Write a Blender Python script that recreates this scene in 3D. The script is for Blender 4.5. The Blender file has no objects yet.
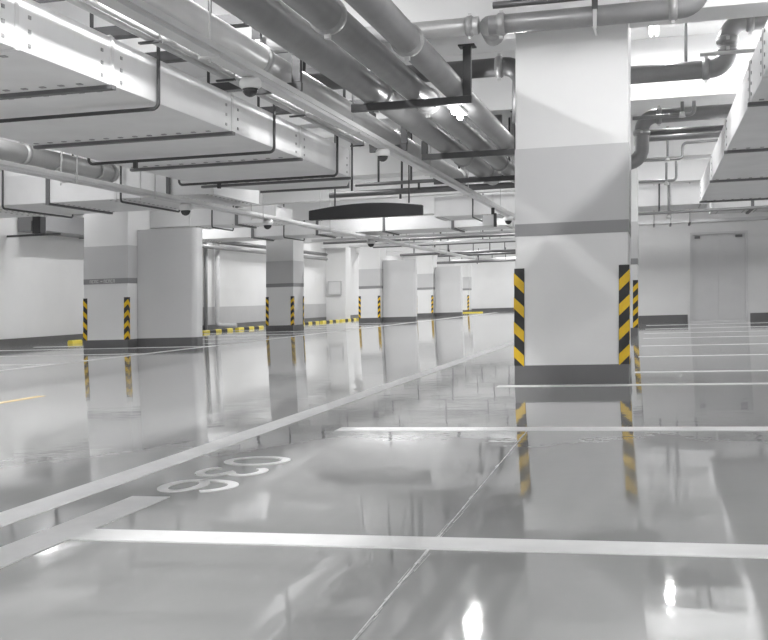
import bpy, math, random
from mathutils import Vector

# ------------------------------------------------------------------ camera, world, exposure
FALL = 0.0313                       # the deck is laid to a cross-fall: it rises 3.1 cm per metre towards +X
scene = bpy.context.scene
col = scene.collection
vs = scene.view_settings
vs.view_transform = 'Standard'
vs.look = 'None'
vs.gamma = 1.0
vs.use_curve_mapping = False
vs.exposure = 0.42

cd = bpy.data.cameras.new('camera')
cd.sensor_width = 36.0
cd.lens = 1080.0 * 36.0 / 768.0
cd.shift_y = -26.0 / 768.0
cd.clip_end = 300
cam = bpy.data.objects.new('camera', cd)
col.objects.link(cam)
cam.location = (0, 0, 0.665)
cam.rotation_euler = (math.radians(90), 0, math.atan(270.0 / 1080.0))
scene.camera = cam

world = bpy.data.worlds.new('world')
scene.world = world
world.use_nodes = True
wb = world.node_tree.nodes['Background']
wb.inputs[0].default_value = (1.0, 1.0, 1.0, 1)
wb.inputs[1].default_value = 1.35
LAMP_W = 30.0                       # watts of one added ceiling batten
TUBE_E = 14.0


# ------------------------------------------------------------------ materials
def mat(name, rgb, rough=0.5, metal=0.0, var=0.06, scale=3.0, bump=0.0, bscale=40.0, rvar=0.0, coat=0.0, spec=0.5):
    m = bpy.data.materials.new(name)
    m.use_nodes = True
    nt = m.node_tree
    b = nt.nodes['Principled BSDF']
    b.inputs['Roughness'].default_value = rough
    b.inputs['Metallic'].default_value = metal
    b.inputs['Specular IOR Level'].default_value = spec
    b.inputs['Coat Weight'].default_value = coat
    tc = nt.nodes.new('ShaderNodeTexCoord')
    nz = nt.nodes.new('ShaderNodeTexNoise')
    nz.inputs['Scale'].default_value = scale
    nz.inputs['Detail'].default_value = 5
    nt.links.new(tc.outputs['Object'], nz.inputs['Vector'])
    cr = nt.nodes.new('ShaderNodeValToRGB')
    cr.color_ramp.elements[0].position = 0.3
    cr.color_ramp.elements[1].position = 0.7
    cr.color_ramp.elements[0].color = tuple(c * (1 - var) for c in rgb) + (1,)
    cr.color_ramp.elements[1].color = tuple(min(1, c * (1 + var)) for c in rgb) + (1,)
    nt.links.new(nz.outputs['Fac'], cr.inputs['Fac'])
    nt.links.new(cr.outputs['Color'], b.inputs['Base Color'])
    if rvar:
        mr = nt.nodes.new('ShaderNodeMapRange')
        mr.inputs['To Min'].default_value = max(0.02, rough - rvar)
        mr.inputs['To Max'].default_value = rough + rvar
        nt.links.new(nz.outputs['Fac'], mr.inputs['Value'])
        nt.links.new(mr.outputs['Result'], b.inputs['Roughness'])
    if bump:
        n2 = nt.nodes.new('ShaderNodeTexNoise')
        n2.inputs['Scale'].default_value = bscale
        n2.inputs['Detail'].default_value = 3
        nt.links.new(tc.outputs['Object'], n2.inputs['Vector'])
        bp = nt.nodes.new('ShaderNodeBump')
        bp.inputs['Strength'].default_value = bump
        bp.inputs['Distance'].default_value = 0.01
        nt.links.new(n2.outputs['Fac'], bp.inputs['Height'])
        nt.links.new(bp.outputs['Normal'], b.inputs['Normal'])
    return m


def emit(name, rgb, strength):
    m = bpy.data.materials.new(name)
    m.use_nodes = True
    b = m.node_tree.nodes['Principled BSDF']
    b.inputs['Base Color'].default_value = (0.9, 0.9, 0.9, 1)
    b.inputs['Emission Color'].default_value = tuple(rgb) + (1,)
    b.inputs['Emission Strength'].default_value = strength
    return m


def floor_mat():
    """grey self-levelling epoxy: glossy, faint flow marks and tyre-polished streaks along the lane"""
    m = bpy.data.materials.new('grey_epoxy_floor')
    m.use_nodes = True
    nt = m.node_tree
    b = nt.nodes['Principled BSDF']
    tc = nt.nodes.new('ShaderNodeTexCoord')
    mp = nt.nodes.new('ShaderNodeMapping')
    mp.inputs['Scale'].default_value = (1.6, 0.22, 1)
    nt.links.new(tc.outputs['Object'], mp.inputs['Vector'])
    n1 = nt.nodes.new('ShaderNodeTexNoise')
    n1.inputs['Scale'].default_value = 1.3
    n1.inputs['Detail'].default_value = 7
    nt.links.new(mp.outputs['Vector'], n1.inputs['Vector'])
    cr = nt.nodes.new('ShaderNodeValToRGB')
    cr.color_ramp.elements[0].position = 0.28
    cr.color_ramp.elements[1].position = 0.72
    cr.color_ramp.elements[0].color = (0.32, 0.322, 0.32, 1)
    cr.color_ramp.elements[1].color = (0.40, 0.402, 0.40, 1)
    nt.links.new(n1.outputs['Fac'], cr.inputs['Fac'])
    nt.links.new(cr.outputs['Color'], b.inputs['Base Color'])
    n2 = nt.nodes.new('ShaderNodeTexNoise')
    n2.inputs['Scale'].default_value = 2.2
    n2.inputs['Detail'].default_value = 6
    nt.links.new(tc.outputs['Object'], n2.inputs['Vector'])
    mr = nt.nodes.new('ShaderNodeMapRange')
    mr.inputs['To Min'].default_value = 0.015
    mr.inputs['To Max'].default_value = 0.07
    nt.links.new(n2.outputs['Fac'], mr.inputs['Value'])
    nt.links.new(mr.outputs['Result'], b.inputs['Roughness'])
    n3 = nt.nodes.new('ShaderNodeTexNoise')
    n3.inputs['Scale'].default_value = 5.0
    n3.inputs['Detail'].default_value = 3
    nt.links.new(tc.outputs['Object'], n3.inputs['Vector'])
    bp = nt.nodes.new('ShaderNodeBump')
    bp.inputs['Strength'].default_value = 0.035
    bp.inputs['Distance'].default_value = 0.02
    nt.links.new(n3.outputs['Fac'], bp.inputs['Height'])
    nt.links.new(bp.outputs['Normal'], b.inputs['Normal'])
    b.inputs['IOR'].default_value = 1.8
    b.inputs['Specular IOR Level'].default_value = 0.6
    return m


M = {
    'floor': floor_mat(),
    'line': mat('white_road_paint', (0.78, 0.78, 0.78), 0.4, var=0.06, scale=9, rvar=0.08),
    'yline': mat('worn_yellow_road_paint', (0.70, 0.55, 0.30), 0.4, var=0.1, scale=9),
    'joint': mat('scuffed_pale_joint', (0.75, 0.75, 0.75), 0.55, var=0.3, scale=30),
    'groove': mat('dark_joint_filler', (0.12, 0.12, 0.12), 0.7),
    'wall': mat('white_wall_paint', (0.74, 0.74, 0.74), 0.6, var=0.02, scale=1.5, bump=0.03),
    'dado': mat('light_grey_dado_paint', (0.50, 0.50, 0.505), 0.5, var=0.02),
    'ceil': mat('white_ceiling_paint', (0.80, 0.80, 0.80), 0.8, var=0.02, scale=1.0),
    'colw': mat('white_column_paint', (0.78, 0.78, 0.78), 0.45, var=0.015, scale=2, bump=0.03, bscale=25),
    'colg': mat('mid_grey_column_paint', (0.57, 0.57, 0.575), 0.45, var=0.02, scale=2, bump=0.03, bscale=25),
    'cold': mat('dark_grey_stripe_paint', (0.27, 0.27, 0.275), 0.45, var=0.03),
    'base': mat('dark_grey_skirting_paint', (0.125, 0.125, 0.127), 0.35, var=0.08),
    'duct': mat('galvanised_duct_sheet', (0.75, 0.75, 0.755), 0.45, 0.05, var=0.05, scale=2.5, rvar=0.06),
    'flange': mat('dark_galvanised_flange', (0.16, 0.16, 0.165), 0.5, 0.4, var=0.1),
    'rivet': mat('dull_rivet', (0.33, 0.33, 0.33), 0.5, 0.4),
    'seal': mat('pale_seal_tape', (0.70, 0.70, 0.70), 0.5),
    'pipe': mat('grey_painted_pipe', (0.27, 0.27, 0.272), 0.32, 0.25, var=0.07, scale=5, rvar=0.08),
    'pipel': mat('pale_jacketed_pipe', (0.50, 0.50, 0.50), 0.38, 0.3, var=0.06, scale=4),
    'piped': mat('dark_grey_pipe', (0.14, 0.14, 0.142), 0.4, 0.3, var=0.08),
    'coup': mat('cast_pipe_coupling', (0.34, 0.34, 0.34), 0.45, 0.3, var=0.15, scale=14),
    'bolt': mat('zinc_bolt', (0.6, 0.6, 0.6), 0.35, 0.7),
    'rack': mat('dark_steel_rack', (0.075, 0.075, 0.077), 0.5, 0.3, var=0.15),
    'tray': mat('pale_grey_cable_tray', (0.62, 0.62, 0.625), 0.35, 0.3, var=0.04),
    'rod': mat('zinc_rod', (0.5, 0.5, 0.5), 0.4, 0.5),
    'cable': mat('grey_conduit', (0.45, 0.45, 0.45), 0.4, 0.1),
    'black': mat('black_rubber', (0.03, 0.03, 0.031), 0.55, var=0.2, scale=12),
    'yellow': mat('yellow_reflective_stripe', (0.78, 0.50, 0.012), 0.4, var=0.06, scale=12),
    'lemon': mat('pale_yellow_stop_paint', (0.80, 0.66, 0.09), 0.45, var=0.08, scale=8),
    'sign': mat('black_sign_case', (0.028, 0.028, 0.03), 0.45, var=0.1),
    'plastic': mat('white_plastic', (0.75, 0.75, 0.75), 0.35, var=0.02),
    'smoke': mat('smoked_dome', (0.05, 0.05, 0.052), 0.12, var=0.02),
    'door': mat('grey_steel_door', (0.60, 0.60, 0.605), 0.4, 0.1, var=0.02),
    'slab': mat('pale_grey_door_slab', (0.64, 0.64, 0.645), 0.4, var=0.02, scale=1.5),
    'mark': mat('pale_stencil_paint', (0.62, 0.62, 0.62), 0.5),
    'bulb': emit('glaring_bulb', (1.0, 1.0, 1.0), 30.0),
    'tube': emit('lit_tube', (1.0, 1.0, 1.0), TUBE_E),
}


# ------------------------------------------------------------------ mesh helpers (deck coordinates x, y, height above deck)
def W(x, y, h):
    return Vector((x, y, h + FALL * x))


class MB:
    def __init__(self):
        self.v = []
        self.f = []
        self.s = []

    def add(self, verts, faces, smooth=False):
        o = len(self.v)
        self.v += [tuple(p) for p in verts]
        for f in faces:
            self.f.append(tuple(i + o for i in f))
            self.s.append(smooth)
        return self

    def box(self, x0, x1, y0, y1, h0, h1):
        p = [(x, y, h) for h in (h0, h1) for y in (y0, y1) for x in (x0, x1)]
        return self.add(p, [(0, 2, 3, 1), (4, 5, 7, 6), (0, 1, 5, 4), (2, 6, 7, 3), (0, 4, 6, 2), (1, 3, 7, 5)])

    def prism(self, poly, axis, a0, a1):
        """extrude a 2D polygon along axis ('x','y','h')"""
        n = len(poly)

        def mk(p, a):
            u, v = p
            return {'x': (a, u, v), 'y': (u, a, v), 'h': (u, v, a)}[axis]
        vv = [mk(p, a0) for p in poly] + [mk(p, a1) for p in poly]
        ff = [tuple(range(n))[::-1], tuple(range(n, 2 * n))]
        ff += [(i, (i + 1) % n, n + (i + 1) % n, n + i) for i in range(n)]
        return self.add(vv, ff)

    def tube(self, pts, r, n=12, caps=True):
        pts = [Vector(p) for p in pts]
        k = len(pts)
        tang = []
        for i in range(k):
            a = pts[max(0, i - 1)]
            c = pts[min(k - 1, i + 1)]
            tang.append((c - a).normalized())
        t = tang[0]
        up = Vector((0, 0, 1)) if abs(t.z) < 0.9 else Vector((1, 0, 0))
        u = t.cross(up).normalized()
        vv = []
        rr = r if isinstance(r, (list, tuple)) else [r] * k
        for i in range(k):
            t = tang[i]
            u = (u - t * u.dot(t)).normalized()
            w = t.cross(u)
            for j in range(n):
                a = 2 * math.pi * j / n
                vv.append(pts[i] + (u * math.cos(a) + w * math.sin(a)) * rr[i])
        o = len(self.v)
        ff = []
        for i in range(k - 1):
            for j in range(n):
                ff.append((i * n + j, i * n + (j + 1) % n, (i + 1) * n + (j + 1) % n, (i + 1) * n + j))
        self.add(vv, ff, True)
        if caps:
            self.f.append(tuple(o + j for j in range(n))[::-1])
            self.s.append(False)
            self.f.append(tuple(o + (k - 1) * n + j for j in range(n)))
            self.s.append(False)
        return self

    def lathe(self, prof, cx, cy, n=16):
        """profile of (radius, height) turned about a vertical axis"""
        k = len(prof)
        vv = [(cx + r * math.cos(2 * math.pi * j / n), cy + r * math.sin(2 * math.pi * j / n), h) for r, h in prof for j in range(n)]
        ff = [(i * n + j, i * n + (j + 1) % n, (i + 1) * n + (j + 1) % n, (i + 1) * n + j) for i in range(k - 1) for j in range(n)]
        o = len(self.v)
        self.add(vv, ff, True)
        self.f.append(tuple(o + j for j in range(n))[::-1])
        self.s.append(False)
        self.f.append(tuple(o + (k - 1) * n + j for j in range(n)))
        self.s.append(False)
        return self

    def build(self, name, m, parent=None, base=None, kind=None, bevel=0.0):
        if base is None:
            base = parent.get('_base') if parent is not None else None
        b = Vector(base) if base is not None else Vector((0, 0, 0))
        me = bpy.data.meshes.new(name)
        me.from_pydata([tuple(W(*p) - b) for p in self.v], [], self.f)
        me.polygons.foreach_set('use_smooth', self.s)
        me.materials.append(M[m])
        me.update()
        o = bpy.data.objects.new(name, me)
        col.objects.link(o)
        if parent is not None:
            o.parent = parent
        else:
            o.location = b
        o['_base'] = tuple(b)
        if kind:
            o['kind'] = kind
        if bevel:
            md = o.modifiers.new('bevel', 'BEVEL')
            md.width = bevel
            md.segments = 2
            md.limit_method = 'ANGLE'
        return o


def tag(o, label, cat, group=None):
    o['label'] = label
    o['category'] = cat
    if group:
        o['group'] = group
    return o


def thing(name, label, cat, x, y, h, group=None):
    o = bpy.data.objects.new(name, None)
    o.empty_display_size = 0.2
    col.objects.link(o)
    o.location = W(x, y, h)
    o['_base'] = tuple(W(x, y, h))
    return tag(o, label, cat, group)


def fillet(pts, r, n=7):
    """round the inner corners of a polyline"""
    pts = [Vector(p) for p in pts]
    out = [pts[0]]
    for i in range(1, len(pts) - 1):
        a, b, c = pts[i - 1], pts[i], pts[i + 1]
        d1 = (a - b).normalized()
        d2 = (c - b).normalized()
        p0 = b + d1 * r
        p2 = b + d2 * r
        cen = b + (d1 + d2) * r          # right-angle bends
        for k in range(n + 1):
            t = k / n * math.pi / 2
            out.append(cen - d2 * r * math.cos(t) - d1 * r * math.sin(t))
    out.append(pts[-1])
    return out


def ring_box(m, ax, x0, x1, y0, y1, h0, h1, wd, th):
    """a rectangular collar of width wd standing proud by th, around a duct whose flow axis is ax ('x' or 'y')"""
    if ax == 'y':
        m.box(x0 - th, x1 + th, y0, y0 + wd, h0 - th, h0)
        m.box(x0 - th, x1 + th, y0, y0 + wd, h1, h1 + th)
        m.box(x0 - th, x0, y0, y0 + wd, h0, h1)
        m.box(x1, x1 + th, y0, y0 + wd, h0, h1)
    else:
        m.box(x0, x0 + wd, y0 - th, y1 + th, h0 - th, h0)
        m.box(x0, x0 + wd, y0 - th, y1 + th, h1, h1 + th)
        m.box(x0, x0 + wd, y0 - th, y0, h0, h1)
        m.box(x0, x0 + wd, y1, y1 + th, h0, h1)
    return m


# ------------------------------------------------------------------ the room
CEIL = 3.5
XL, XR = -12.5, 9.0
Y0, YE, YR = -9.0, 58.5, 25.7
XB = -1.0
ROW = [8.35 + 9.1 * k for k in range(6)]


def struct(o):
    o['kind'] = 'structure'
    return o


floor = struct(MB().box(XL - .3, XR + .3, Y0, YE + .3, -0.3, 0.0).build('floor', 'floor'))
ceiling = struct(MB().box(XL - .3, XR + .3, Y0, YE + .3, CEIL, CEIL + .25).build('ceiling', 'ceil'))
wall_left = struct(MB().box(XL - .25, XL, Y0, YE + .25, 0, CEIL).build('wall_left', 'wall'))
wall_side = struct(MB().box(XR, XR + .25, Y0, YR + .25, 0, CEIL).build('wall_side', 'wall'))
wall_back = struct(MB().box(XL, XB, YE, YE + .25, 0, CEIL).build('wall_back', 'wall'))
wall_return = struct(MB().box(XB, XB + .25, YR + .25, YE + .25, 0, CEIL).build('wall_return', 'wall'))

# right-hand wall with the double door: x range of the opening
DX0, DX1 = 0.80, 2.06
wr = MB().box(XB, DX0, YR, YR + .25, 0, CEIL)
wr.box(DX1, XR, YR, YR + .25, 0, CEIL)
wr.box(DX0, DX1, YR, YR + .25, 2.04, CEIL)
wall_right = struct(wr.build('wall_right', 'wall'))

struct(MB().box(XL, XL + .02, Y0, YE, 0, 0.16).build('baseboard_left', 'base'))
struct(MB().box(XL + .02, XB, YE - .02, YE, 0, 0.16).build('baseboard_back', 'base'))
bb = MB().box(XB, DX0 - .05, YR - .02, YR, 0, 0.17)
struct(bb.build('baseboard_right', 'base'))
struct(MB().box(DX1 + .05, XR, YR - .02, YR, 0, 0.17).build('baseboard_right', 'base'))

# pale grey dado on the far stretches of the left wall
struct(MB().box(XL, XL + .006, 24.0, 42.0, 0.16, 0.68).build('trim_1', 'dado'))

# door
door = struct(MB().box(DX0, DX1, YR + .12, YR + .14, 0.0, 2.04).build('door_1', 'door'))
xm = (DX0 + DX1) / 2
for a, b in ((DX0 + .05, xm - .003), (xm + .003, DX1 - .05)):
    MB().box(a, b, YR + .03, YR + .075, 0.03, 1.99).build('door_leaf', 'door', door)
fr = MB().box(DX0, DX0 + .05, YR - .015, YR + .1, 0, 2.04)
fr.box(DX1 - .05, DX1, YR - .015, YR + .1, 0, 2.04)
fr.box(DX0 + .05, DX1 - .05, YR - .015, YR + .1, 1.99, 2.04)
fr.build('door_frame', 'door', door)
MB().box(DX0 + .05, DX1 - .05, YR - .02, YR + .1, 0, .025).build('threshold', 'tray', door)
for a, b in ((DX0 + .10, DX0 + .22), (DX1 - .27, DX1 - .12)):
    MB().box(a, b, YR - .03, YR + .03, 1.90, 1.955).build('door_closer', 'flange', door)

# ceiling beams (one object each)
SOF = 2.83


def beam(y0, y1, x1=XR, h=SOF):
    struct(MB().box(XL, x1, y0, y1, h, CEIL).build('ceiling_beam', 'ceil'))


beam(-0.6, 0.0)
beam(ROW[0] + .2, ROW[0] + .64)
beam(12.35, 12.65)
beam(3.9, 4.2)
beam(ROW[1] + .2, ROW[1] + .8)
beam(21.6, 21.9)
beam(YR - .35, YR - .001, XR, 2.75)
for k in (2, 3, 4, 5):
    beam(ROW[k] + .2, ROW[k] + .8, XB)
for y in (30.9, 40.0, 49.1):
    beam(y, y + .3, XB)

# ------------------------------------------------------------------ painted floor marks: parts of the floor
LT = 0.003


def mark(name, m, x0, x1, y0, y1, t=LT):
    return MB().box(x0, x1, y0, y1, 0, t).build(name, m, floor)


mark('lane_line', 'line', -2.115, -1.975, -3, 17.0)
mark('lane_line', 'line', -7.46, -7.33, 3.0, 52)
mark('lane_dash', 'yline', -4.77, -4.70, 5.7, 7.69)
bay_tee = mark('bay_tee_line', 'line', -1.80, -1.655, -3.0, 3.51)
for y, x0, w in ((2.90, -1.655, .07), (5.48, -1.62, .07), (8.15, -1.15, .06), (9.47, -.16, .06), (11.84, -.16, .06), (14.25, -.16, .06), (16.73, -.16, .06), (18.8, -.16, .06), (21.2, -.16, .06), (23.6, -.16, .06)):
    mark('bay_line', 'line', x0, 5.2, y - w, y + w, LT + .0004)
for y in (10.0, 12.4, 14.9, 17.2, 18.6, 21.0, 23.4, 25.8, 28.2, 30.6, 33.0):
    mark('bay_line', 'line', -11.6, -7.46, y - .05, y + .05, LT + .0004)

# construction joint along the column line, scuffed pale along its edges
rnd = random.Random(4)
jm = MB()
gm = MB()
c = lambda y: -0.575 - 0.012 * (y - 2)
gm.add([(c(-2.0) - .002, -2.0, .0012), (c(-2.0) + .002, -2.0, .0012), (c(5.5) + .002, 5.5, .0012), (c(5.5) - .002, 5.5, .0012)], [(0, 1, 2, 3)])
for k in range(130):                     # fine pale scuffs hugging the joint
    y = rnd.uniform(-1.0, 5.4)
    l = rnd.uniform(.04, .22)
    w1 = rnd.uniform(.0005, .0018)
    d = rnd.choice((-1, 1)) * abs(rnd.gauss(.002, .004))
    sl = rnd.uniform(-.03, .03)
    x = c(y) + d
    jm.add([(x - w1, y, .0015), (x + w1, y, .0015), (x + sl * l + w1 * .3, y + l, .0015), (x + sl * l - w1 * .3, y + l, .0015)], [(0, 1, 2, 3)])
jm.build('floor_scuffs', 'joint', floor, kind='stuff')
gm.build('floor_joint', 'joint', floor)


def stroke(pts, w, closed=False):
    """flat ribbon of width w along 2D points -> list of quads (as polygons of (u,v))"""
    n = len(pts)
    L, R = [], []
    for i in range(n):
        if closed:
            a, b = pts[(i - 1) % n], pts[(i + 1) % n]
        else:
            a, b = pts[max(0, i - 1)], pts[min(n - 1, i + 1)]
        dx, dy = b[0] - a[0], b[1] - a[1]
        l = math.hypot(dx, dy) or 1
        nx, ny = -dy / l, dx / l
        L.append((pts[i][0] + nx * w / 2, pts[i][1] + ny * w / 2))
        R.append((pts[i][0] - nx * w / 2, pts[i][1] - ny * w / 2))
    return L, R


def arc(cx, cy, rx, ry, a0, a1, n=18):
    return [(cx + rx * math.cos(math.radians(a0 + (a1 - a0) * i / n)), cy + ry * math.sin(math.radians(a0 + (a1 - a0) * i / n))) for i in range(n + 1)]


def digit(ch, ox, oy, hgt, wid):
    """digit drawn in (u right, v up); on the deck v runs along +X and u along -Y (read from the lane)"""
    st = 0.13
    if ch == '0':
        paths = [(arc(.5, .5, .42, .42, 0, 360, 36)[:-1], True)]
    elif ch == '3':
        paths = [(arc(.46, .72, .34, .21, 155, -90, 16) + arc(.46, .29, .40, .22, 90, -155, 18)[1:], False)]
    else:
        paths = [(arc(.5, .30, .41, .22, 0, 360, 30)[:-1], True), (arc(.52, .48, .43, .44, 195, 25, 22), False)]
    m = MB()
    for pts, closed in paths:
        L, R = stroke(pts, st, closed)
        n = len(pts)
        for i in range(n if closed else n - 1):
            j = (i + 1) % n
            q = [L[i], L[j], R[j], R[i]]
            m.prism([(ox + v * hgt, oy - u * wid) for u, v in q], 'h', 0.0, LT)
    return m.build('painted_digit', 'line', floor)


digit('0', -1.80, 4.49, 0.30, 0.26)
digit('3', -1.80, 4.19, 0.30, 0.25)
digit('6', -1.80, 3.88, 0.31, 0.28)

# ------------------------------------------------------------------ columns
CW = 0.86
G0, G1 = 0.143, 0.893


def guard(parent, cx, cy, sx, sy, n=4):
    """L-shaped rubber guard on a column corner; sx, sy point away from the column"""
    t, leg = 0.008, 0.07
    m = MB()
    m.box(*sorted((cx - sx * leg, cx + sx * t)), *sorted((cy, cy + sy * t)), G0, G1)
    m.box(*sorted((cx, cx + sx * t)), *sorted((cy - sy * leg, cy)), G0, G1)
    g = m.build('corner_guard', 'black', parent)
    pitch = (G1 - G0) / n
    e = 0.0035
    for k in range(n):
        zt = G1 - 0.035 - k * pitch          # upper corner at the column edge
        yh, dr = 0.086, 0.075
        s = MB()
        xo, xi = cx + sx * (t + .001), cx - sx * leg * .97
        ya = cy + sy * t
        s.prism([(xo, zt), (xo, zt - yh), (xi, zt - yh - dr), (xi, zt - dr)], 'y', *sorted((ya, ya + sy * e)))
        yo, yi = cy + sy * (t + .001), cy - sy * leg * .97
        xa = cx + sx * t
        s.prism([(yo, zt), (yo, zt - yh), (yi, zt - yh - dr), (yi, zt - dr)], 'x', *sorted((xa, xa + sx * e)))
        s.build('yellow_stripe', 'yellow', g)
    return g


def column(x0, y0, label, group=None, guards=((-1, -1), (1, -1)), w=CW, text=False):
    x1, y1 = x0 + w, y0 + CW
    c = thing('concrete_column', label, 'column', (x0 + x1) / 2, (y0 + y1) / 2, 0, group)
    MB().box(x0, x1, y0, y1, 0, CEIL).build('shaft', 'colw', c, bevel=0.008)
    e = 0.004
    ring = MB()
    ring.box(x0 - e, x1 + e, y0 - e, y0, 1.235, 1.815).box(x0 - e, x1 + e, y1, y1 + e, 1.235, 1.815)
    ring.box(x0 - e, x0, y0, y1, 1.235, 1.815).box(x1, x1 + e, y0, y1, 1.235, 1.815)
    ring.build('grey_band', 'colg', c)
    ring = MB()
    ring.box(x0 - e, x1 + e, y0 - e, y0, 1.14, 1.235).box(x0 - e, x1 + e, y1, y1 + e, 1.14, 1.235)
    ring.box(x0 - e, x0, y0, y1, 1.14, 1.235).box(x1, x1 + e, y0, y1, 1.14, 1.235)
    st = ring.build('dark_stripe', 'cold', c)
    ring = MB()
    e = 0.005
    ring.box(x0 - e, x1 + e, y0 - e, y0, 0, .143).box(x0 - e, x1 + e, y1, y1 + e, 0, .143)
    ring.box(x0 - e, x0, y0, y1, 0, .143).box(x1, x1 + e, y0, y1, 0, .143)
    ring.build('skirting', 'base', c)
    if text:
        r = random.Random(7)
        mm = MB()
        x = x0 + .12
        for n_ in (4, 0, 5):
            if n_ == 0:
                mm.box(x + .01, x + .05, y0 - .0055, y0 - .004, 1.18, 1.195)
                x += .075
                continue
            for k in range(n_):
                mm.box(x, x + .01, y0 - .0055, y0 - .004, 1.16, 1.215)
                mm.box(x + .01, x + .035, y0 - .0055, y0 - .004, 1.205, 1.215)
                if k % 2:
                    mm.box(x + .01, x + .035, y0 - .0055, y0 - .004, 1.16, 1.17)
                else:
                    mm.box(x + .025, x + .035, y0 - .0055, y0 - .004, 1.16, 1.205)
                x += .045
            x += .02
        mm.build('stencil_marks', 'mark', st)
    for sx, sy in guards:
        guard(c, x0 if sx < 0 else x1, y0 if sy < 0 else y1, sx, sy)
    return c


NX, LX = -1.04, -9.90
column(NX, ROW[0], w=.852, label='broad white column standing between marked bay 036 and the pipe rack')
column(-1.112, ROW[1], 'white column behind the broad column, its edge guard facing the door')
lab = ['white column with pale lettering on its grey stripe, beside a tall door slab',
       'white column with dark grey band between two stretches of wheel stops, no slab beside it',
       'white column between the far end of the wheel stops and a pale door slab',
       'white column between two pale door slabs beyond the wheel stops',
       'smallest white column standing before the end wall of the hall']
for k in range(5):
    column(LX if k == 0 else -9.80, ROW[k + 1], lab[k], 'columns along the far side of the lane', ((-1, -1), (1, -1), (1, 1)) if k in (1,) else ((-1, -1), (1, -1)), w=CW if k == 0 else .74, text=(k == 0))

# thick door slabs folded back next to the columns of the left row
for k, l in ((0, 'tall grey door slab with rounded edge standing against the lettered column'),
             (2, 'pale door slab next to the column at the end of the wheel stops'),
             (3, 'farthest pale door slab, between the last two columns')):
    yy = ROW[k + 1] + .35
    s = thing('door_slab', l, 'door slab', -8.48, yy + .15, 0, 'door slabs beside the columns')
    xa, xb = LX + CW + .008, -7.9
    r = .09
    poly = [(xa, yy), (xb - r, yy)] + [(xb - r + r * math.sin(a), yy + r - r * math.cos(a)) for a in [math.pi / 2 * i / 6 for i in range(1, 7)]] + [(xb, yy + .3), (xa, yy + .3)]
    MB().prism(poly, 'h', .145, 2.10).build('slab', 'slab', s)
    poly2 = [(x_ + (.006 if x_ > xb - .2 else 0), y_ - (.006 if y_ < yy + .2 else 0)) for x_, y_ in poly]
    MB().prism(poly2, 'h', 0, .145).build('skirting', 'base', s)

# pier with a small cabinet and darker wall return between columns two and three
pier = struct(MB().box(-12.5, -11.7, 40.6, 41.3, 0, CEIL).build('wall_pier', 'wall'))

# ------------------------------------------------------------------ ducts
def duct_y(name, label, x0, x1, h0, h1, ys, thick, hang, m='duct'):
    """duct along Y: sections between the joints ys; thick: joints with a dark angle flange; hang: trapeze hangers"""
    d = thing(name, label, 'duct', (x0 + x1) / 2, ys[0], h0)
    for a, b in zip(ys[:-1], ys[1:]):
        s = MB().box(x0, x1, a + .002, b - .002, h0, h1).build('duct_section', m, d, bevel=.006)
        rv = MB()
        n = int((x1 - x0) / .15)
        for i in range(n):
            x = x0 + .08 + i * .15
            rv.box(x - .02, x + .02, b - .16, b - .12, h0 - .006, h0)
            rv.box(x - .02, x + .02, a + .12, a + .16, h0 - .006, h0)
        nz = max(2, int((h1 - h0) / .09))
        for i in range(nz):
            h = h0 + .05 + i * .09
            for yy in (a + .13, b - .16):
                rv.box(x1, x1 + .006, yy, yy + .03, h - .012, h + .012)
                rv.box(x0 - .006, x0, yy, yy + .03, h - .012, h + .012)
        rv.build('rivets', 'rivet', s, kind='stuff')
    for y in thick:
        f = MB().box(x0 - .02, x1 + .02, y - .035, y + .035, h0 - .03, h0).build('flange', 'flange', d)
        MB().box(x1, x1 + .012, y - .02, y + .02, h0, h1).box(x0 - .012, x0, y - .02, y + .02, h0, h1).box(x0, x1, y - .02, y + .02, h1, h1 + .012).build('flange_edge', 'seal', f, kind='stuff')
    for y in ys:
        if y not in thick:
            ring_box(MB(), 'y', x0, x1, y - .02, 0, h0, h1, .04, .008).build('seam', 'seal', d)
    for y in hang:
        hm = MB()
        pts = fillet([(x0 - .035, y, CEIL), (x0 - .035, y, h0 - .055), (x1 + .035, y, h0 - .055), (x1 + .035, y, CEIL)], .05, 5)
        hm.tube(pts, .016, 8)
        g = hm.build('trapeze_hanger', 'rack', d)
        MB().box(x0 + .5, x0 + .54, y - .02, y + .02, h0 - .13, h0 - .05).build('hanger_nut', 'rack', g)
    return d


duct_y('air_duct', 'wide flat ventilation duct hung over the lane beside the tray with the dome camera', -5.92, -3.86, 2.315, 2.67,
       [1.2, 3.6, 5.98, 7.2, 9.53, 11.55, 13.6], [7.2, 9.53, 11.55, 13.6], [7.9, 10.6, 12.9, 5.2])
# tapered outlet of the lane duct
tp = thing('duct_reducer', 'tapered duct outlet closing off the wide lane duct', 'duct', -4.9, 13.66, 2.30)
MB().add([(-5.92, 13.64, 2.315), (-3.86, 13.64, 2.315), (-3.86, 13.64, 2.66), (-5.92, 13.64, 2.66),
          (-5.6, 15.0, 2.36), (-4.3, 15.0, 2.36), (-4.3, 15.0, 2.66), (-5.6, 15.0, 2.66)],
         [(0, 1, 2, 3), (4, 7, 6, 5), (0, 4, 5, 1), (3, 2, 6, 7), (0, 3, 7, 4), (1, 5, 6, 2)]).build('taper', 'duct', tp)
ring_box(MB(), 'y', -5.6, -4.3, 15.0, 0, 2.36, 2.66, .04, .03).build('flange', 'flange', tp)

duct_y('air_duct', 'ventilation duct over the bays in front of the grey double door', 0.80, 2.9, 2.28, 2.64,
       [2.0, 5.3, 8.62, 9.75, 12.95, 16.3, 19.9], [9.75, 12.95, 16.3, 19.9], [])
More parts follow.
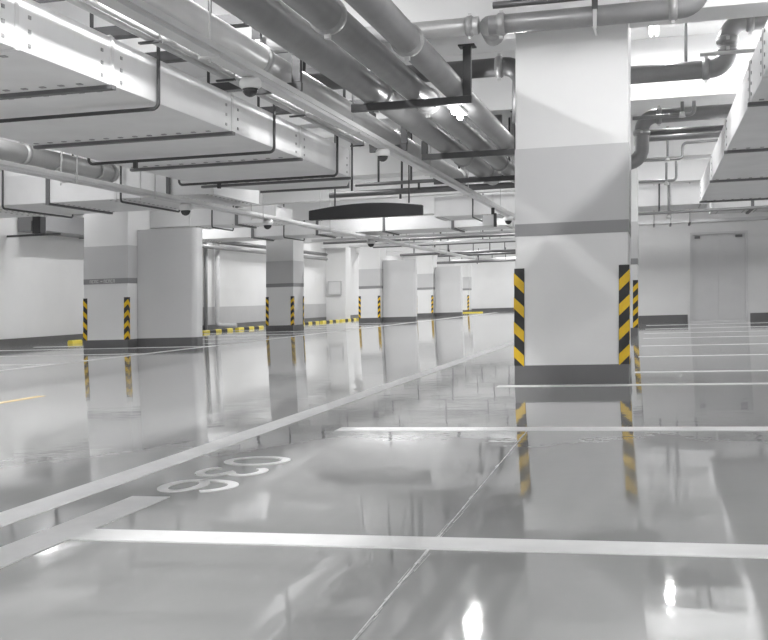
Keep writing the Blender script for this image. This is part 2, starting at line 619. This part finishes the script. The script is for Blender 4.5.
# its return at the far end
def duct_x(name, label, xs, y0, y1, h0, h1, thick, hang=(), m='duct'):
    d = thing(name, label, 'duct', xs[0], (y0 + y1) / 2, h0)
    for a, b in zip(xs[:-1], xs[1:]):
        s = MB().box(a + .002, b - .002, y0, y1, h0, h1).build('duct_section', m, d, bevel=.006)
        rv = MB()
        for i in range(int((y1 - y0) / .16)):
            y = y0 + .08 + i * .16
            for xx in (a + .1, b - .13):
                rv.box(xx, xx + .03, y - .014, y + .014, h0 - .006, h0)
        rv.build('rivets', 'rivet', s, kind='stuff')
    for x in thick:
        ring_box(MB(), 'x', x - .03, 0, y0, y1, h0, h1, .06, .03).build('flange', 'flange', d)
    for x in xs:
        if x not in thick:
            ring_box(MB(), 'x', x - .02, 0, y0, y1, h0, h1, .04, .008).build('seam', 'seal', d)
    for x in hang:
        hm = MB()
        pts = fillet([(x, y0 - .06, CEIL), (x, y0 - .06, h0 - .05), (x, y1 + .06, h0 - .05), (x, y1 + .06, CEIL)], .05, 5)
        hm.tube(pts, .016, 8)
        hm.build('trapeze_hanger', 'rack', d)
    return d


duct_x('cross_duct', 'pale cross duct above the lettered column, running to the left wall', [-12.45, -10.3, -9.0, -7.87, -7.0, -6.3], 14.8, 16.75, 2.34, 2.79, [-9.0, -7.0], [-9.75, -7.75])
duct_x('cross_duct', 'short cross duct section behind the lettered column and its slab', [-9.0, -8.0, -7.2], 20.0, 21.0, 2.30, 2.62, [-8.0], [-8.5])
duct_x('cross_duct', 'cross duct over the column without a slab', [-12.0, -10.6, -9.2, -7.6, -6.0, -4.4, -3.1], 24.0, 25.4, 2.30, 2.60, [-9.2, -7.6, -6.0, -4.4], [-8.4])
duct_x('cross_duct', 'pale cross duct behind the hanging black sign', [-4.4, -3.2, -1.6, 1.0], 21.95, 23.2, 2.40, 2.80, [], (-3.6, .1))
duct_x('cross_duct', 'white duct crossing above the grey double door', [1.15, 1.9, 4.5], 22.6, 23.9, 2.32, 2.62, [1.9], (2.5,))

# ------------------------------------------------------------------ pipes
def coupling(parent, x, y, h, r, ax, m='coup'):
    c = MB()
    w = r * .42
    d = {'x': Vector((1, 0, 0)), 'y': Vector((0, 1, 0)), 'h': Vector((0, 0, 1))}[ax]
    p = Vector((x, y, h))
    c.tube([p - d * w, p - d * w * .6, p - d * w * .6, p + d * w * .6, p + d * w * .6, p + d * w], [r * 1.03, r * 1.14, r * 1.17, r * 1.17, r * 1.14, r * 1.03], 20)
    o = c.build('coupling', m, parent)
    e = r * .17
    side = Vector((0, 0, 1)) if ax != 'h' else Vector((0, -1, 0))
    for s in (-1, 1):
        q = p + side * s * r * 1.25
        MB().box(q.x - e, q.x + e, q.y - e, q.y + e, q.z - e, q.z + e).build('bolt_lug', 'bolt', o)
    return o


def pipe(label, pts, r, m='pipe', bend=None, coups=(), name='water_pipe', n=20, group=None, cat='pipe'):
    p0 = pts[0]
    t = thing(name, label, cat, *p0, group)
    path = fillet(pts, bend or r * 1.6) if len(pts) > 2 else pts
    MB().tube(path, r, n).build('pipe_run', m, t)
    for (x, y, h, ax) in coups:
        coupling(t, x, y, h, r, ax)
    return t


HP = 2.40   # top of the rack bars
for (x, r, l, cs, mm, ye) in ((-2.87, .105, 'pale jacketed pipe running beside the cable tray with the dome camera', (5.2, 7.6, 12.1), 'pipel', 16.05),
                          (-2.39, .12, 'thickest grey pipe on the ceiling rack', (4.3, 9.3, 13.8, 15.6), 'pipe', 16.6),
                          (-2.02, .105, 'grey pipe in the middle of the ceiling rack, next to the thickest pipe', (6.6, 9.75, 14.5), 'pipe', 16.5),
                          (-1.68, .10, 'grey pipe on the edge of the ceiling rack nearest the broad column', (7.4, 13.1), 'pipe', 16.4)):
    end = [] if x < -2.8 else [(x, ye, CEIL - .006)]
    t = pipe(l, [(x, -1.0, HP + r), (x, ye, HP + r)] + end, r, mm, coups=[(x, c, HP + r, 'y') for c in cs])
    if not end:
        MB().tube([(x, ye - .05, HP + r), (x, ye, HP + r), (x, ye + .1, HP + r), (x, ye + .17, HP + r), (x, ye + .2, HP + r)], [.106, .14, .14, .1, .04], 20).build('end_cap', 'pipel', t)

# main crossing in front of the broad column
py, ph = 8.13, 2.735
t = pipe('grey pipe crossing in front of the top of the broad column', [(-1.21, py, ph), (.32, py, ph), (.32, py, CEIL - .006)], .075, 'pipe', .13,
         [(-1.12, py, ph, 'x'), (.135, py, ph, 'x')])
MB().tube([(-1.21, py, ph), (-1.21, py + .25, ph - .02)], .08, 16).build('tee_branch', 'coup', t)
pipe('pale pipe leading from the tee over the rack pipes', [(-1.292, py, ph + .01), (-3.4, py, ph + .01)], .068, 'pipel', coups=[(-1.36, py, ph + .01, 'x')])
pipe('thin dark conduit above the crossing pipe on the broad column', [(-1.18, py - .02, ph + .145), (.15, py - .02, ph + .145)], .026, 'piped', n=10, name='conduit')
cl = thing('pipe_clamp', 'bright metal clamp strap around the crossing pipe on the broad column', 'clamp', -.42, py, ph)
MB().box(-.432, -.405, py - .125, py - .115, ph - .12, ph + .02).build('strap', 'bolt', cl)
MB().box(-.44, -.397, py - .135, py - .112, ph + .02, CEIL - .35).build('bracket', 'rack', cl)
MB().box(-.428, -.41, py - .115, py + .1, ph - .12, ph - .1).build('strap_foot', 'bolt', cl)

pipe('dark pipe turning down behind the beam left of the broad column', [(-3.3, 9.75, 2.765), (-1.16, 9.75, 2.765), (-1.16, 9.75, 2.25)], .085, 'piped', .15, [(-1.36, 9.75, 2.765, 'x')])
pipe('grey pipe stepping up to the ceiling between the column and the right duct', [(-.9, 10.5, 2.745), (.66, 10.5, 2.745), (.66, 10.5, 3.16), (3.5, 10.5, 3.16)], .086, 'pipe', .15,
     [(.47, 10.5, 2.745, 'x'), (.66, 10.5, 2.905, 'h'), (.66, 10.5, 3.0, 'h'), (.86, 10.5, 3.16, 'x')])
pipe('grey pipe turning down beside the far edge of the broad column', [(1.6, 14.0, 2.90), (-.15, 14.0, 2.90), (-.15, 14.0, 2.33), (-.9, 14.0, 2.33)], .09, 'pipe', .17,
     [(.06, 14.0, 2.90, 'x'), (-.15, 14.0, 2.70, 'h')])
pipe('thin dark pipe under the pipe that turns down beside the column', [(-.1, 14.3, 2.74), (1.3, 14.3, 2.74)], .04, 'piped', n=10)
pipe('pale thin pipe under the dark one beside the right duct', [(-.1, 14.6, 2.71), (1.3, 14.6, 2.71)], .045, 'pipe', n=10)

# sprinkler branches on the right
def sprinkler(label, pts, drops=(), r=.022, m='pipe', bend=.06):
    t = pipe(label, pts, r, m, bend, n=8, name='sprinkler_pipe')
    for (x, y, ha, hb) in drops:
        d = MB().tube([(x, y, ha), (x, y, hb)], r * .85, 8).build('drop', m, t)
        MB().lathe([(r * .8, hb - .03), (r * 1.8, hb - .025), (r * 1.8, hb), (r, hb + .04)], x, y, 8).build('sprinkler_head', 'bolt', d)
    return t


sprinkler('thin grey pipe passing across the riser of the stepped grey pipe', [(.41, 10.33, 2.85), (3.3, 10.33, 2.85)], [], .018, 'rod')
MBr = thing('hanger_rod', 'thin hanger rod holding the stepped grey pipe', 'rod', .29, 10.5, 2.8)
MB().tube([(.29, 10.5, 2.835), (.29, 10.5, CEIL)], .016, 8).build('rod', 'rod', MBr)
MB().lathe([(.03, 3.44), (.035, 3.499)], .29, 10.5, 8).build('anchor', 'rod', MBr)
sprinkler('pale sprinkler line below the stepped grey pipe with a step up', [(-.25, 13.3, 2.78), (.46, 13.3, 2.78), (.46, 13.3, 3.02), (1.9, 13.3, 3.02)], [(.325, 13.3, 3.495, 2.78)], .024)
sprinkler('sprinkler line with a raised end in front of the second beam', [(-.2, 16.9, 2.70), (.42, 16.9, 2.70), (.42, 16.9, 2.93), (1.4, 16.9, 2.95)], [(.2, 16.9, 3.2, 2.70)], .022)
sprinkler('sprinkler line under the second beam, stepped down', [(-.25, 18.6, 2.55), (.36, 18.6, 2.55), (.36, 18.6, CEIL - .01)], [(.2, 18.6, 2.85, 2.50)], .024)
sprinkler('lowest sprinkler line crossing before the door wall', [(-.6, 21.75, 2.24), (3.6, 21.75, 2.27)], [(.28, 21.75, 2.825, 2.16)], .03)
ct = thing('cable_tray', 'flat cable tray crossing under the white duct above the door', 'cable tray', -.8, 24.3, 2.2)
MB().box(-.9, 4.5, 24.25, 24.75, 2.19, 2.25).build('channel', 'tray', ct)
for x in (-.0, .35, .75):
    MB().box(x - .02, x + .02, 24.2, 24.8, 2.15, 2.19).build('cross_bar', 'flange', ct)
    MB().tube([(x, 24.22, 2.19), (x, 24.22, CEIL)], .012, 6).build('hanger_rod', 'rod', ct)

# left light pipe
t = pipe('thick pale pipe hung at the left over the cross duct', [(-7.6, 2.0, 2.64), (-7.6, 14.2, 2.64)], .12, 'pipel', coups=[(-7.6, 11.9, 2.64, 'y'), (-7.6, 14.1, 2.64, 'y')])
for y in (12.6, 13.7):
    MB().tube([(-7.6, y, 2.5), (-7.48, y, 2.56), (-7.47, y, 2.64), (-7.47, y, CEIL)], .012, 6).build('hanger_rod', 'bolt', t)
    MB().tube([(-7.6, y, 2.5), (-7.72, y, 2.56), (-7.73, y, 2.64), (-7.73, y, CEIL)], .012, 6).build('hanger_rod', 'bolt', t)

# ------------------------------------------------------------------ pipe racks
def rack(label, y, x0, x1, hb, tops, w=.05):
    r = thing('pipe_rack', label, 'rack', (x0 + x1) / 2, y, hb)
    MB().box(x0, x1, y - w / 2, y + w / 2, hb - .07, hb - .004).build('cross_bar', 'rack', r)
    for x, ht in tops:
        ht -= .005
        MB().box(x - .035, x + .035, y - w / 2, y + w / 2, hb, ht).build('post', 'rack', r)
        if ht > 2.8:
            MB().box(x - .07, x + .07, y - .07, y + .07, ht - .012, ht).build('anchor_plate', 'rack', r)
    return r


rack('dark steel pipe rack hung from the beam beside the broad column', 9.08, -2.56, -1.50, HP, [(-1.54, SOF)])
rack('dark steel pipe rack with upturned end below the lit lamp', 12.5, -2.66, -1.50, HP, [(-2.63, HP + .16), (-1.535, SOF)])
rack('short dark bracket carrying the pale jacketed pipe past the thick pipe', 11.6, -3.06, -2.64, HP, [(-3.03, CEIL), (-2.67, HP + .2)])
rack('dark strap bracket on the pale jacketed pipe by the thin white rod', 8.0, -3.06, -2.66, HP, [(-2.70, HP + .33), (-3.03, CEIL)])
rack('dark rack far along the pipes beside the broad column', 15.2, -3.06, -1.50, HP, [(-3.03, HP + .2), (-1.53, CEIL)])

# ------------------------------------------------------------------ cable trays and conduits
def tray(label, x0, x1, y0, y1, h0, h1, rods, rx=None):
    t = thing('cable_tray', label, 'cable tray', (x0 + x1) / 2, y0, h0)
    MB().box(x0, x1, y0, y1, h0, h1).build('channel', 'tray', t)
    lips = MB().box(x0 - .012, x0, y0, y1, h1 - .03, h1 + .012).box(x1, x1 + .012, y0, y1, h1 - .03, h1 + .012)
    lips.build('lid_lip', 'seal', t)
    for y in rods:
        for x in ((x0 - .03, x1 + .03) if rx is None else rx):
            MB().tube([(x, y, h0 - .04), (x, y, CEIL)], .007, 6).build('hanger_rod', 'bolt', t)
        MB().box(x0 - .03, x1 + .03, y - .015, y + .015, h0 - .015, h0).build('cross_bar', 'bolt', t)
    return t


tray('pale cable tray carrying dome cameras beside the jacketed pipe', -2.745, -2.655, -1.0, 23.9, 2.24, 2.30, (6.3, 9.6, 13.2, 16.0, 19.5), rx=(-2.70,))
tray('pale cable tray passing under the cross duct towards the far columns', -6.62, -6.47, 4.0, 40.0, 2.17, 2.225, (11.2, 13.2, 17.3, 21.2, 28.6, 34.0))
cb = thing('conduit_bundle', 'three parallel conduits running along the top edge of the wide lane duct', 'conduit', -3.80, 1.2, 2.72)
for dx, dh, r in ((0.0, 0.0, .024), (.055, .02, .022), (-.055, .03, .02)):
    MB().tube([(-3.72 + dx, 1.0, 2.72 + dh), (-3.72 + dx, 13.6, 2.72 + dh)], r, 10).build('conduit', 'cable', cb)
for y in (3.0, 5.2, 7.5, 9.0, 11.0, 13.4):
    MB().box(-3.80, -3.62, y, y + .04, 2.683, 2.698).build('saddle', 'rack', cb)
    MB().tube([(-3.63, y + .02, 2.68), (-3.63, y + .02, CEIL)], .008, 6).build('hanger_rod', 'rod', cb)

# dark cross brackets spanning between duct and tray
for y, l in ((6.6, 'before the first dome camera'), (7.7, 'close to the first dome camera'), (8.6, 'past the first dome camera'), (10.0, 'above the second trapeze hanger'), (11.4, 'near the end of the lane duct')):
    b = thing('cross_bracket', 'dark channel bracket over the cable tray ' + l, 'bracket', -3.3, y, 2.7, 'dark brackets above the tray')
    MB().box(-4.6, -3.0, y - .06, y + .06, 2.80, 2.88).build('channel', 'rack', b)
    for x in (-4.3, -3.3):
        MB().tube([(x, y, 2.88), (x, y, CEIL)], .016, 8).build('hanger_rod', 'rack', b)

# ------------------------------------------------------------------ dome cameras
def dome(label, x, y, h, s=1.0):
    d = thing('dome_camera', label, 'camera', x, y, h, 'dome cameras under the trays')
    MB().lathe([(.055 * s, h - .075 * s), (.075 * s, h - .06 * s), (.075 * s, h - .02 * s), (.06 * s, h)], x, y, 20).build('housing', 'plastic', d)
    prof = [(.056 * s * math.cos(a), h - .075 * s - .056 * s * math.sin(a)) for a in [math.radians(q) for q in (0, 25, 50, 75, 88)]]
    MB().lathe(prof[::-1], x, y, 20).build('lens_dome', 'smoke', d)


dome('dome camera under the tray close to the wide lane duct', -2.70, 7.0, 2.238, 1.0)
dome('dome camera under the tray just past the end of the wide duct', -2.70, 10.75, 2.238, 1.0)
dome('dome camera under the tray near the broad column', -2.70, 20.6, 2.238, 1.2)
dome('dome camera under the lower tray in front of the cross duct', -6.545, 14.4, 2.168, 1.3)
dome('dome camera under the lower tray above the door slab', -6.545, 17.8, 2.168, 1.3)
dome('dome camera under the lower tray near the column without slab', -6.545, 24.9, 2.168, 1.4)

# ------------------------------------------------------------------ hanging sign and boxes
sg = thing('hanging_sign', 'long black sign case with arched top hanging over the lane', 'sign', -4.29, 16.4, 2.0)
n = 16
xa, xb = -5.32, -3.48
top = [(xa + (xb - xa) * i / n, 2.155 + .075 * math.sin(math.pi * min(1, max(0, i / n)))) for i in range(n + 1)]
MB().prism([(xa, 2.0), (xb, 2.0)] + top[::-1], 'y', 16.34, 16.46).build('sign_case', 'sign', sg, bevel=.012)
for x in (-4.9, -3.7):
    MB().tube([(x, 16.4, 2.2), (x, 16.4, CEIL)], .012, 8).build('hanger_rod', 'rack', sg)

bx = thing('junction_box', 'small pale box hanging under the tray near the broad column', 'box', -2.85, 18.6, 1.9)
MB().box(-2.87, -2.68, 18.5, 18.62, 1.93, 2.12).build('case', 'tray', bx)
MB().box(-2.68, -2.64, 18.5, 18.62, 1.91, 2.14).build('bracket', 'rack', bx)
MB().tube([(-2.70, 18.56, 2.12), (-2.70, 18.56, 2.238)], .03, 8).build('stem', 'rack', bx)

sp = thing('speaker_box', 'black and grey loudspeaker box hung high by the left wall', 'speaker', -11.8, 19.0, 2.2)
MB().box(-11.84, -11.67, 18.9, 19.1, 2.22, 2.55).build('black_case', 'sign', sp)
MB().box(-12.08, -11.90, 18.95, 19.1, 2.28, 2.48).build('grey_case', 'cold', sp)
MB().box(-12.48, -11.3, 19.0, 19.04, 2.18, 2.22).build('bracket', 'rack', sp)

wd = thing('shaded_beam_box', 'flat grey box painted as a shaded beam side, top of the left wall', 'duct', -12.2, 19.4, 2.30)
MB().box(-12.49, -11.9, 19.4, 23.0, 2.31, 2.68).build('duct_section', 'cold', wd, bevel=.01)  # dark grey puts the shade of a beam side into the colour
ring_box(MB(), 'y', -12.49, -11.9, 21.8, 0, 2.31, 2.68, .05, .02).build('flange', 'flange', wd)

# pipes along the left wall, downpipe, shutter housing
pipe('dark pipe along the left wall over the wheel stops', [(-12.15, 24.5, 2.55), (-12.15, 39.5, 2.55)], .06, 'piped')
pipe('grey pipe along the left wall below the dark one', [(-12.15, 24.5, 2.38), (-12.15, 39.5, 2.38)], .06, 'pipe')
pipe('white downpipe with a kicked-out foot behind the wheel stops', [(-12.35, 29.35, 2.9), (-12.35, 29.35, .12), (-11.75, 29.35, .12)], .07, 'dado', .14)
pipe('slender grey riser on the left wall beside the white downpipe', [(-12.42, 28.7, 0.005), (-12.42, 28.7, 3.2)], .05, 'pipe', n=10)

cab = thing('wall_cabinet', 'small grey cabinet on the pier past the wheel stops', 'cabinet', -11.6, 40.5, 1.0)
MB().box(-12.4, -11.85, 40.5, 40.598, 1.0, 1.55).build('case', 'dado', cab)
MB().box(-12.36, -11.89, 40.485, 40.5, 1.04, 1.51).build('cabinet_door', 'slab', cab)

# ------------------------------------------------------------------ wheel stops
def wheel_stop(y0, label, L=2.0, x=-11.45):
    w = thing('wheel_stop', label, 'wheel stop', x, y0 + L / 2, 0, 'wheel stops along the left wall')
    n = 5
    for k in range(n):
        a, b = y0 + L * k / n, y0 + L * (k + 1) / n
        prof = [(x - .06, 0), (x - .06, .045), (x - .04, .07), (x + .04, .07), (x + .06, .045), (x + .06, 0)]
        MB().prism(prof, 'y', a + .004, b - .004).build('yellow_block' if k % 2 == 0 else 'black_block', 'lemon' if k % 2 == 0 else 'black', w)


wheel_stop(20.15, 'yellow and black wheel stop peeping out beside the lettered column', x=-11.75)
wheel_stop(26.2, 'yellow and black wheel stop at the foot of the white downpipe')
wheel_stop(28.65, 'yellow and black wheel stop ending behind the column without a slab')
for i, y in enumerate((34.2, 36.65, 39.1, 41.6)):
    wheel_stop(y, ['yellow and black wheel stop just past the column without a slab', 'second wheel stop past the column without a slab', 'third wheel stop past the column without a slab', 'farthest wheel stop before the next column'][i])
fs = thing('parking_kerb', 'thin yellow kerb bar around the foot of the smallest column', 'kerb', -9.5, 53.5, 0)
MB().box(-10.1, -8.3, 53.5, 53.6, 0, .05).build('kerb_bar', 'lemon', fs)

# ------------------------------------------------------------------ pipework deep in the hall
rr = random.Random(11)
for i, (y, xa, xb, h, r, l) in enumerate((
        (17.1, -5.2, -1.2, 2.46, .05, 'dark cross pipe behind the end of the wide duct'),
        (16.9, -4.7, -1.2, 2.58, .03, 'thin dark cross pipe above the sign rods'),
        (29.0, -9.0, -2.0, 2.38, .045, 'dark cross pipe past the column without a slab'),
        (33.0, -8.6, -2.0, 2.45, .07, 'thick grey cross pipe deep in the hall'),
        (38.0, -8.9, -2.4, 2.35, .05, 'dark cross pipe above the pale slab'),
        (42.5, -8.4, -3.0, 2.45, .05, 'dark cross pipe past the pale slab'),
        (47.5, -9.5, -3.2, 2.35, .06, 'dark cross pipe before the farthest slab'),
        (51.5, -9.5, -3.6, 2.55, .09, 'thick pale cross pipe near the end wall'))):
    t = pipe(l, [(xa, y, h), (xb, y, h)], r, 'piped' if i != 7 else 'pipel', n=10, name='cross_pipe')
    for k in range(5):
        x = xa + (xb - xa) * (k + .5) / 5 + rr.uniform(-.2, .2)
        MB().tube([(x, y, h), (x, y, CEIL)], .018, 6).build('hanger_rod', 'rack', t)
    for k in range(2):
        x = xa + (xb - xa) * (k * .5 + .3)
        MB().tube([(x, y, h), (x, y, h - .12)], .02, 6).build('sprinkler_drop', 'rack', t)
for y, l in ((27.9, 'pale flat cable tray crossing the hall past the column without a slab'), (31.6, 'pale flat cable tray crossing deeper in the hall')):
    t = thing('cable_tray', l, 'cable tray', -5, y, 2.3)
    MB().box(-9.0, -1.2, y, y + .3, 2.36, 2.42).build('channel', 'tray', t)
    for x in (-8.4, -6.4, -4.4, -2.4):
        MB().tube([(x, y + .15, 2.42), (x, y + .15, CEIL)], .012, 6).build('hanger_rod', 'rod', t)

# ------------------------------------------------------------------ ceiling battens, unseen and added: rows placed to match the overall light
def batten(x, y, h, label, along='y', L=1.2, group=None, w=None):
    b = thing('added_batten', label, 'lamp', x, y, h, group)
    e = L / 2
    if along == 'y':
        MB().box(x - .05, x + .05, y - e, y + e, h, h + .05).build('housing', 'plastic', b)
        for dx in (-.03, .03):
            MB().tube([(x + dx, y - e + .03, h - .016), (x + dx, y + e - .03, h - .016)], .013, 8).build('tube', 'tube', b)
    else:
        MB().box(x - e, x + e, y - .05, y + .05, h, h + .05).build('housing', 'plastic', b)
        for dy in (-.03, .03):
            MB().tube([(x - e + .03, y + dy, h - .016), (x + e - .03, y + dy, h - .016)], .013, 8).build('tube', 'tube', b)
    ld = bpy.data.lights.new('added_lamp_light', 'AREA')
    ld.shape = 'RECTANGLE'
    ld.size, ld.size_y = (.1, L) if along == 'y' else (L, .1)
    ld.energy = w or LAMP_W
    lo = bpy.data.objects.new('added_lamp_light', ld)
    col.objects.link(lo)
    lo.parent = b
    lo.location = (0, 0, -.04)


bl = thing('bare_lamp', 'lit twin-bulb lamp glaring below the edge pipe of the ceiling rack', 'lamp', -1.72, 9.5, 2.36)
MB().box(-1.77, -1.67, 9.36, 9.86, 2.37, 2.395).build('lamp_base', 'plastic', bl)
for yy in (9.45, 9.75):
    bb_ = MB().lathe([(.008, 2.31), (.022, 2.318), (.027, 2.335), (.022, 2.355), (.016, 2.37)], -1.72, yy, 14).build('bulb', 'bulb', bl)
    ld = bpy.data.lights.new('bulb_light', 'POINT')
    ld.energy = 8
    ld.shadow_soft_size = .04
    lo = bpy.data.objects.new('bulb_light', ld)
    col.objects.link(lo)
    lo.parent = bl
    lo.location = (0, yy - 9.5, -.12)
NTH = ['first', 'second', 'third', 'fourth', 'fifth', 'sixth', 'seventh', 'eighth', 'ninth', 'tenth', 'eleventh', 'twelfth']
for xs, ys, nm, rel in ((lambda y: -3.15, (-4.0, 1.2, 2.9, 5.2, 6.9, 10.6, 15.2, 19.4, 23.6), 'above the cable tray with dome cameras', 0.9),
                   (lambda y: -6.0 if y > 14 else -7.0, (-4.0, 2.2, 6.2, 10.6, 17.2, 19.4, 23.2), 'over the lower cable tray', 0.9),
                   (lambda y: -8.8 if 11 < y < 14 else -10.6, (-4.0, 2.2, 6.2, 10.6, 13.2, 17.3, 19.4, 23.2), 'nearest the left wall', .9),  # the batten off this row is added to brighten the cross duct front
                   (lambda y: 1.6, (-4.0, 1.2, 2.9, 5.2, 6.9, 11.4, 15.2, 19.2), 'above the duct by the double door', .9),
                   (lambda y: 0.0, (11.3, 14.9, 19.6, 22.9), 'beside the broad column', .8),  # row added to brighten the ceiling and beams past the column
                   (lambda y: 5.0, (-4.0, 2.2, 6.2, 10.6, 15.2, 19.4), 'over the right-hand bays', 2.2)):
    for k, y in enumerate(reversed(ys)):
        batten(xs(y), y, 3.44, NTH[k] + ' added batten from the door wall in row ' + nm, group='added battens ' + nm, w=LAMP_W * (.6 if xs(y) == -8.8 else 1.6 if 5 < y < 7 and xs(y) in (-3.15, 1.6) else rel))
for x, nm in ((-10.8, 'nearest the left wall'), (-6.6, 'over the lane'), (-3.2, 'beside the lane line')):
    for k, y in enumerate(reversed((28.5, 33.2, 37.9, 42.4, 46.6, 51.2, 56.0))):
        batten(x, y, 3.44, NTH[k] + ' added batten from the end wall in row ' + nm, 'x', group='added battens deep in the hall', w=LAMP_W * 1.7)

for o in bpy.data.objects:
    if '_base' in o:
        del o['_base']
